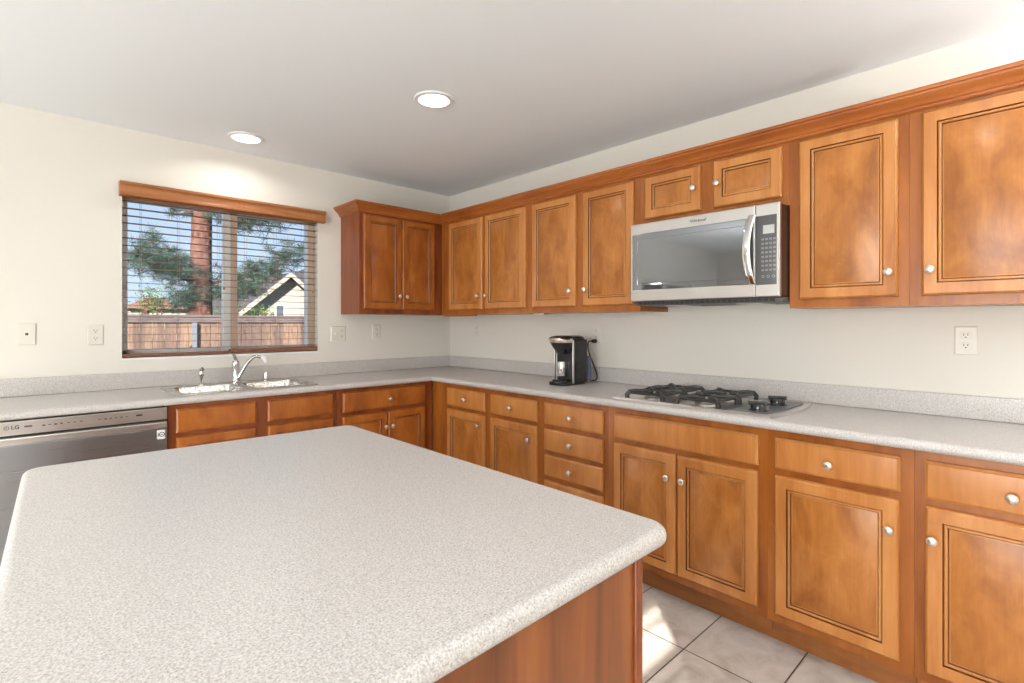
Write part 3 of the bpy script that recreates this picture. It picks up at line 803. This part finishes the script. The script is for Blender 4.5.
# valance
mb = MB()
VP = [(0, 2.050), (0, 2.134), (-.052, 2.134), (-.058, 2.128), (-.058, 2.119), (-.050, 2.113), (-.046, 2.104), (-.046, 2.075), (-.050, 2.066), (-.056, 2.060), (-.056, 2.053), (-.050, 2.050)]
mb.rings([[(-2.403, y - .001, z) for y, z in VP], [(-1.176, y - .001, z) for y, z in VP]])
vl = tag(obj('blind_valance', mb, 'blindwood'), 'long moulded honey wood valance across the top of the window blinds', 'valance')
def blind(a, b, label, rail_h):
    t = thing('wooden_blind', label, 'blind', ((a + b) / 2, .034, WIN[2]), 0, 'wooden window blinds')
    hw = (b - a) / 2
    nS = 21; top = 2.035 - WIN[2]; bot = .050
    mb = MB()
    for k in range(nS):
        z = bot + (top - bot) * k / (nS - 1)
        mb.rings([[(-hw, -.028, z - .0008), (-hw, -.004, z + .0002), (-hw, .020, z - .0008), (-hw, .020, z + .0008), (-hw, -.004, z + .0018), (-hw, -.028, z + .0008)],
                  [(hw, -.028, z - .0008), (hw, -.004, z + .0002), (hw, .020, z - .0008), (hw, .020, z + .0008), (hw, -.004, z + .0018), (hw, -.028, z + .0008)]])
    obj('slats', mb, 'slat', t)
    mb = MB(); mb.box(-hw, hw, -.032, .018, .008, .008 + rail_h); obj('bottom_rail', mb, 'rail', t, bevel=.003)
    mb = MB(); mb.box(-hw, hw, -.028, .022, 2.048 - WIN[2], 2.084 - WIN[2]); obj('head_rail', mb, 'blindwood', t, sm=False)
    for x in (-hw + .10, 0, hw - .10) if hw > .29 else (-hw + .09, 0, hw - .06):
        mb = MB()
        for y in (-.033, .022): mb.tube([(x, y, .02), (x, y, top + .02)], .0010, 5)
        for k in range(nS):
            z = bot + (top - bot) * k / (nS - 1) - .003; mb.tube([(x, -.033, z), (x, .022, z)], .0007, 4)
        obj('ladder_cord', mb, 'cord', t)
    mb = MB(); mb.lathe([(0, 0), (.006, 0), (.007, .006), (.005, .018), (.0, .020)], 10, (hw - .035, -.040, .43), cap0=False, cap1=False); mb.tube([(hw - .035, -.040, .448), (hw - .035, -.036, top)], .0010, 5)
    obj('pull_cord', mb, 'blindwood', t)
    return t
blind(-2.383, -1.812, 'left of the two open wooden slat blinds in the kitchen window', .015)
blind(-1.806, -1.218, 'right of the two open wooden slat blinds in the kitchen window', .026)

# other openings: a window seen in reflections, unseen doors added to let light in
def glazed(name, axis, pos, a0, a1, z0, z1, nb):
    e = bpy.data.objects.new(name, None); C.objects.link(e); e['kind'] = 'structure'
    e.location = ((a0 + a1) / 2, pos, z0) if axis == 'y' else (pos, (a0 + a1) / 2, z0)
    def bx(mb, u, w, p, q, s, t):
        if axis == 'y': mb.box(u, w, p, q, s, t)
        else: mb.box(p, q, u, w, s, t)
    mb = MB(); fw = .05
    bx(mb, a0, a0 + fw, pos - .02, pos + .03, z0, z1); bx(mb, a1 - fw, a1, pos - .02, pos + .03, z0, z1)
    bx(mb, a0, a1, pos - .02, pos + .03, z0, z0 + fw); bx(mb, a0, a1, pos - .02, pos + .03, z1 - fw, z1)
    for k in range(1, nb):
        u = a0 + (a1 - a0) * k / nb; bx(mb, u - .03, u + .03, pos - .02, pos + .03, z0, z1)
    l = tuple(-v for v in e.location)
    obj('frame', mb, 'vinyl', e, l, sm=False)
    mb = MB(); bx(mb, a0 + .02, a1 - .02, pos + .004, pos + .008, z0 + .02, z1 - .02); obj('pane', mb, 'glass', e, l, sm=False)
glazed('window_2', 'y', .06, *WIN2, 2)
glazed('door_1', 'y', YF - .07, *DOOR, 2)
glazed('door_2', 'x', XL - .07, *DOOR2, 3)
# unseen slatted blind, slats placed to shape the sun patch on the floor
t = thing('sun_patch_blind', 'unseen white slat blind added over the rear glass door to shape the sun patch', 'blind', ((DOOR[0] + DOOR[1]) / 2, YF + .03, 2.06))
hw = (DOOR[1] - DOOR[0]) / 2; mb = MB()
for k in range(4):
    z = -.045 - k * .045; mb.obox((0, 0, z), (2 * hw + .16, .036, .002), Matrix.Rotation(-.35, 3, 'X'))
for k in range(38):
    mb.obox((0, 0, -.285 - k * .040), (2 * hw + .16, .046, .002), Matrix.Rotation(-1.25, 3, 'X'))
obj('slats', mb, 'white', t, sm=False)
mb = MB(); mb.box(-hw, hw, -.02, .02, -.025, 0); obj('head_rail', mb, 'white', t, sm=False)

# pleated curtain drape added out of view to keep sun off the island end
def curtain_material():
    m = bpy.data.materials.new('white_curtain_fabric'); m.use_nodes = True; nt = m.node_tree; nt.nodes.clear()
    o = nt.nodes.new('ShaderNodeOutputMaterial'); d = nt.nodes.new('ShaderNodeBsdfDiffuse'); t = nt.nodes.new('ShaderNodeBsdfTranslucent'); x = nt.nodes.new('ShaderNodeMixShader')
    d.inputs[0].default_value = (.8, .78, .74, 1); t.inputs[0].default_value = (.75, .73, .68, 1); x.inputs[0].default_value = .4
    nt.links.new(d.outputs[0], x.inputs[1]); nt.links.new(t.outputs[0], x.inputs[2]); nt.links.new(x.outputs[0], o.inputs[0]); return m
M['sunblock'] = curtain_material()
mb = MB(); n = 120; top = []; bo = []
for k in range(n + 1):
    x = -5.95 + 1.68 * k / n; y = -5.50 + .028 * math.sin(k * .9)
    top.append((x, y)); 
pts = top + [(x, y - .003) for x, y in reversed(top)]
mb.rings([[(x, y, .02) for x, y in pts], [(x, y, 2.12) for x, y in pts]])
cu = thing('sunblock', 'white pleated curtain drape added out of view, keeping sun off the island', 'sunblock', (0, 0, 0))
obj('fabric', mb, 'sunblock', cu)
mb = MB(); mb.tube([(-6.0, -5.50, 2.135), (-3.7, -5.50, 2.135)], .012, 10); obj('rod', mb, 'nickel', cu)
# unseen uplight floor lamps, added to brighten the ceiling
def added_torchiere(x, y, label, w):
    t = thing('added_floor_lamp', label, 'lamp', (x, y, 0))
    mb = MB(); mb.lathe([(0, .001), (.14, .001), (.14, .015), (.03, .03), (0, .03)], 24, cap0=False, cap1=False); obj('base', mb, 'nickel', t)
    mb = MB(); mb.tube([(0, 0, .028), (0, 0, 1.70)], .012, 12); obj('pole', mb, 'nickel', t)
    mb = MB(); mb.lathe([(.02, 1.69), (.10, 1.72), (.18, 1.80), (.175, 1.80), (.10, 1.73), (.02, 1.705)], 28, cap0=False, cap1=False); obj('lamp_shade', mb, 'white', t)
    mb = MB(); mb.lathe([(0, 1.735), (.05, 1.74), (.05, 1.75), (0, 1.755)], 16, cap0=False, cap1=False); obj('bulb', mb, 'lens', t)
    a = bpy.data.lights.new('added_uplight', 'AREA'); a.shape = 'DISK'; a.size = .20; a.energy = w; a.color = (1, .97, .92)
    o = bpy.data.objects.new('added_uplight', a); C.objects.link(o); o.parent = t; o.location = (0, 0, 1.775); o.rotation_euler = (PI, 0, 0)
added_torchiere(-4.3, -1.2, 'unseen metal uplight floor lamp added left of the kitchen to brighten the ceiling', 9)
added_torchiere(-.7, -4.9, 'unseen metal uplight floor lamp added behind the camera to brighten the ceiling', 50)

# ------------------------------------------------------------------ outdoors
struct('ground', MB().box(-40, 60, -30, 80, -.75, -.35), 'lawn', sm=False)
# fence
fe = thing('board_fence', 'weathered vertical board fence with grey top rail outside the window', 'fence', (0, 5, -.35))
mb = MB(); x = -6.0
while x < 6:
    bw = .138; dz = random.uniform(-.01, .01)
    mb.box(x, x + bw, 0, .018 + random.uniform(0, .006), 0, 1.70 + dz); x += bw + .007
obj('boards', mb, 'fence', fe, sm=False)
mb = MB(); mb.box(-6, 6, -.030, .0, 1.665, 1.755); mb.box(-6, 6, -.045, .06, 1.745, 1.775); obj('top_rail', mb, 'fencecap', fe, sm=False)
for px in (-4.4, -2.0 + .35 - 2.4 + 3.05, .95 + .2, 3.4):
    mb = MB(); mb.box(px - .03, px + .03, -.06, -.032, 0, 1.66); obj('post', mb, 'galv', fe, sm=False)

# pine
pt = thing('pine_tree', 'tall reddish trunk pine with dark green boughs behind the fence', 'tree', (-.24, 8, -.35))
O = Vector((-.24, 8, -.35))
mb = MB(); pts = [(-.02 + .012 * math.sin(k), 0, k * .5) for k in range(15)]; mb.tube(pts, [.235 - .0075 * k for k in range(15)], 14); obj('trunk', mb, 'bark', pt)
def needles(mb, c, r, n, ln, wd):
    for _ in range(n):
        d = Vector((random.gauss(0, 1), random.gauss(0, 1), random.gauss(.15, .8))).normalized()
        b = c + d * r * random.uniform(0, .55); e = b + d * ln * random.uniform(.7, 1.2); s = d.orthogonal().normalized() * wd
        if random.random() < .5: s = d.cross(s).normalized() * wd
        mb.f([mb.v(b - s), mb.v(b + s), mb.v(e)])
def bough(path, spread, count):
    path = [Vector(p) - O for p in path]
    mb = MB(); mb.tube(path, [.030 - .022 * i / (len(path) - 1) for i in range(len(path))], 7)
    b = obj('bough', mb, 'bark', pt)
    mb = MB()
    for _ in range(count):
        u = random.uniform(.12, 1) * (len(path) - 1); i = min(int(u), len(path) - 2); p = path[i].lerp(path[i + 1], u - i)
        q = p + Vector((random.gauss(0, spread), random.gauss(0, spread), random.gauss(0.05, spread * .62)))
        if random.random() < .3: mb.tube([p, q], .006, 4)
        needles(mb, q, .11, 34, .14, .0045)
    obj('needles', mb, 'needle', b, sm=False)
bough([(-.3, 8, 2.05), (-.7, 7.9, 2.25), (-1.1, 7.8, 2.40), (-1.45, 7.7, 2.45)], .20, 190)
bough([(-.4, 8, 2.2), (-.8, 8.1, 2.55), (-1.15, 8.2, 2.95)], .13, 60)
bough([(-.2, 8, 3.55), (-.55, 7.9, 3.45), (-.85, 7.8, 3.35)], .09, 14)
bough([(-.2, 8, 3.75), (.35, 7.8, 3.50), (.70, 7.6, 3.42), (1.15, 7.5, 3.62)], .20, 210)
bough([(-.2, 8, 2.1), (.3, 7.9, 2.2), (.9, 7.8, 2.35), (1.25, 7.7, 2.62), (1.45, 7.7, 2.85)], .20, 190)
bough([(-.1, 8, 1.95), (.3, 7.9, 1.85), (.7, 7.8, 2.0)], .17, 90)
bough([(-.3, 8, 1.8), (-.5, 7.9, 1.8), (-.65, 7.85, 1.65)], .17, 70)
bough([(-.3, 8, 3.9), (-.9, 7.8, 3.95), (-1.7, 7.6, 4.0)], .16, 55)

def shrub(x, y, zc, r, n, label, yel):
    t = thing('leafy_shrub', label, 'shrub', (x, y, -.35))
    mb = MB()
    for k in range(7):
        a = random.uniform(0, 2 * PI); mb.tube([(0, 0, 0), (.1 * math.cos(a), .1 * math.sin(a), (zc + .35) * .5), (r * .7 * math.cos(a), r * .5 * math.sin(a), zc + .35 + random.uniform(-.1, .5) * r)], [.025, .018, .006], 6)
    obj('stems', mb, 'bark', t)
    mb = MB()
    for k in range(n):
        d = Vector((random.gauss(0, .5), random.gauss(0, .5), random.gauss(0, .5)))
        c = Vector((0, 0, zc + .35)) + d * r
        m_ = Matrix.Rotation(random.uniform(0, PI), 3, (random.random(), random.random(), random.random() + .1)); l = .026
        mb.f([mb.v(c + m_ @ Vector(q)) for q in ((-l, 0, 0), (0, l * .5, 0), (l, 0, 0), (0, -l * .5, 0))])
    obj('leaves', mb, 'leaf' if yel else 'needle', t, sm=False)
shrub(-1.33, 6.2, 1.66, .24, 520, 'yellow-green leafy shrub above the fence at the left of the window', True)
shrub(-2.15, 6.2, 1.42, .28, 600, 'dark leafy shrub at the far left behind the fence', False)
shrub(-.21, 6.2, 1.44, .20, 420, 'bright green shrub just right of the pine trunk', True)
shrub(.34, 6.2, 1.44, .20, 420, 'small light green shrub beside the beige house gable', True)

# neighbouring house with the gable facing the kitchen
hs = thing('neighbour_house', 'beige stucco house gable with dark shingle roof beyond the fence', 'house', (3.932, 15, -.797))
hs.scale = (1.2707, 1.2707, 1.2707)
def prism(mb, poly, y0, y1, mi=0):
    mb.rings([[(x, y0, z) for x, z in poly], [(x, y1, z) for x, z in poly]], mi=mi); return mb
ap = 3.06
mb = MB(); prism(mb, [(-2.2, 0), (3.6, 0), (3.6, .45), (0.02, ap - .12), (-2.2, 1.18)], 0, 6); obj('wall', mb, 'stucco', hs, sm=False)
mb = MB()
for sx in (-1, 1):
    prism(mb, [(0, ap), (0, ap - .10), (sx * 2.6, ap - .10 - 2.6 * .86), (sx * 2.6, ap - 2.6 * .86)], -.25, 6.2)
obj('roof', mb, 'shingle', hs, sm=False)
mb = MB()
for sx in (-1, 1): prism(mb, [(0, ap + .01), (0, ap - .13), (sx * 2.6, ap - .13 - 2.6 * .86), (sx * 2.6, ap + .01 - 2.6 * .86)], -.29, -.251)
obj('fascia', mb, 'stucco', hs, sm=False)
mb = MB(); prism(mb, [(.42, ap - .30), (3.6, ap + 1.2), (3.6, .5), (1.0, .5)], .4, 5.5); obj('rear_roof', mb, 'shingle', hs, sm=False)
mb = MB(); mb.box(-.33, -.09, -.02, .0, 1.80, 2.16); wn_ = obj('window', mb, 'vinyl', hs, sm=False)
mb = MB(); mb.box(-.31, -.11, -.024, -.0205, 1.82, 2.14); obj('pane', mb, 'mwglass', wn_, sm=False)
h2 = thing('distant_house', 'distant low house with pale red roof seen above the fence left of the trunk', 'house', (1.75, 25, -.35))
mb = MB(); mb.box(-1.2, 1.2, 0, 4, 0, 2.35); obj('wall', mb, 'stucco', h2, sm=False)
mb = MB(); mb.rings([[(-1.4, -.3, 2.33), (1.4, -.3, 2.33), (1.4, 4.3, 2.33), (-1.4, 4.3, 2.33)], [(-.35, 1.5, 2.86), (.35, 1.5, 2.86), (.35, 2.5, 2.86), (-.35, 2.5, 2.86)]]); obj('roof', mb, 'tileroof', h2, sm=False)
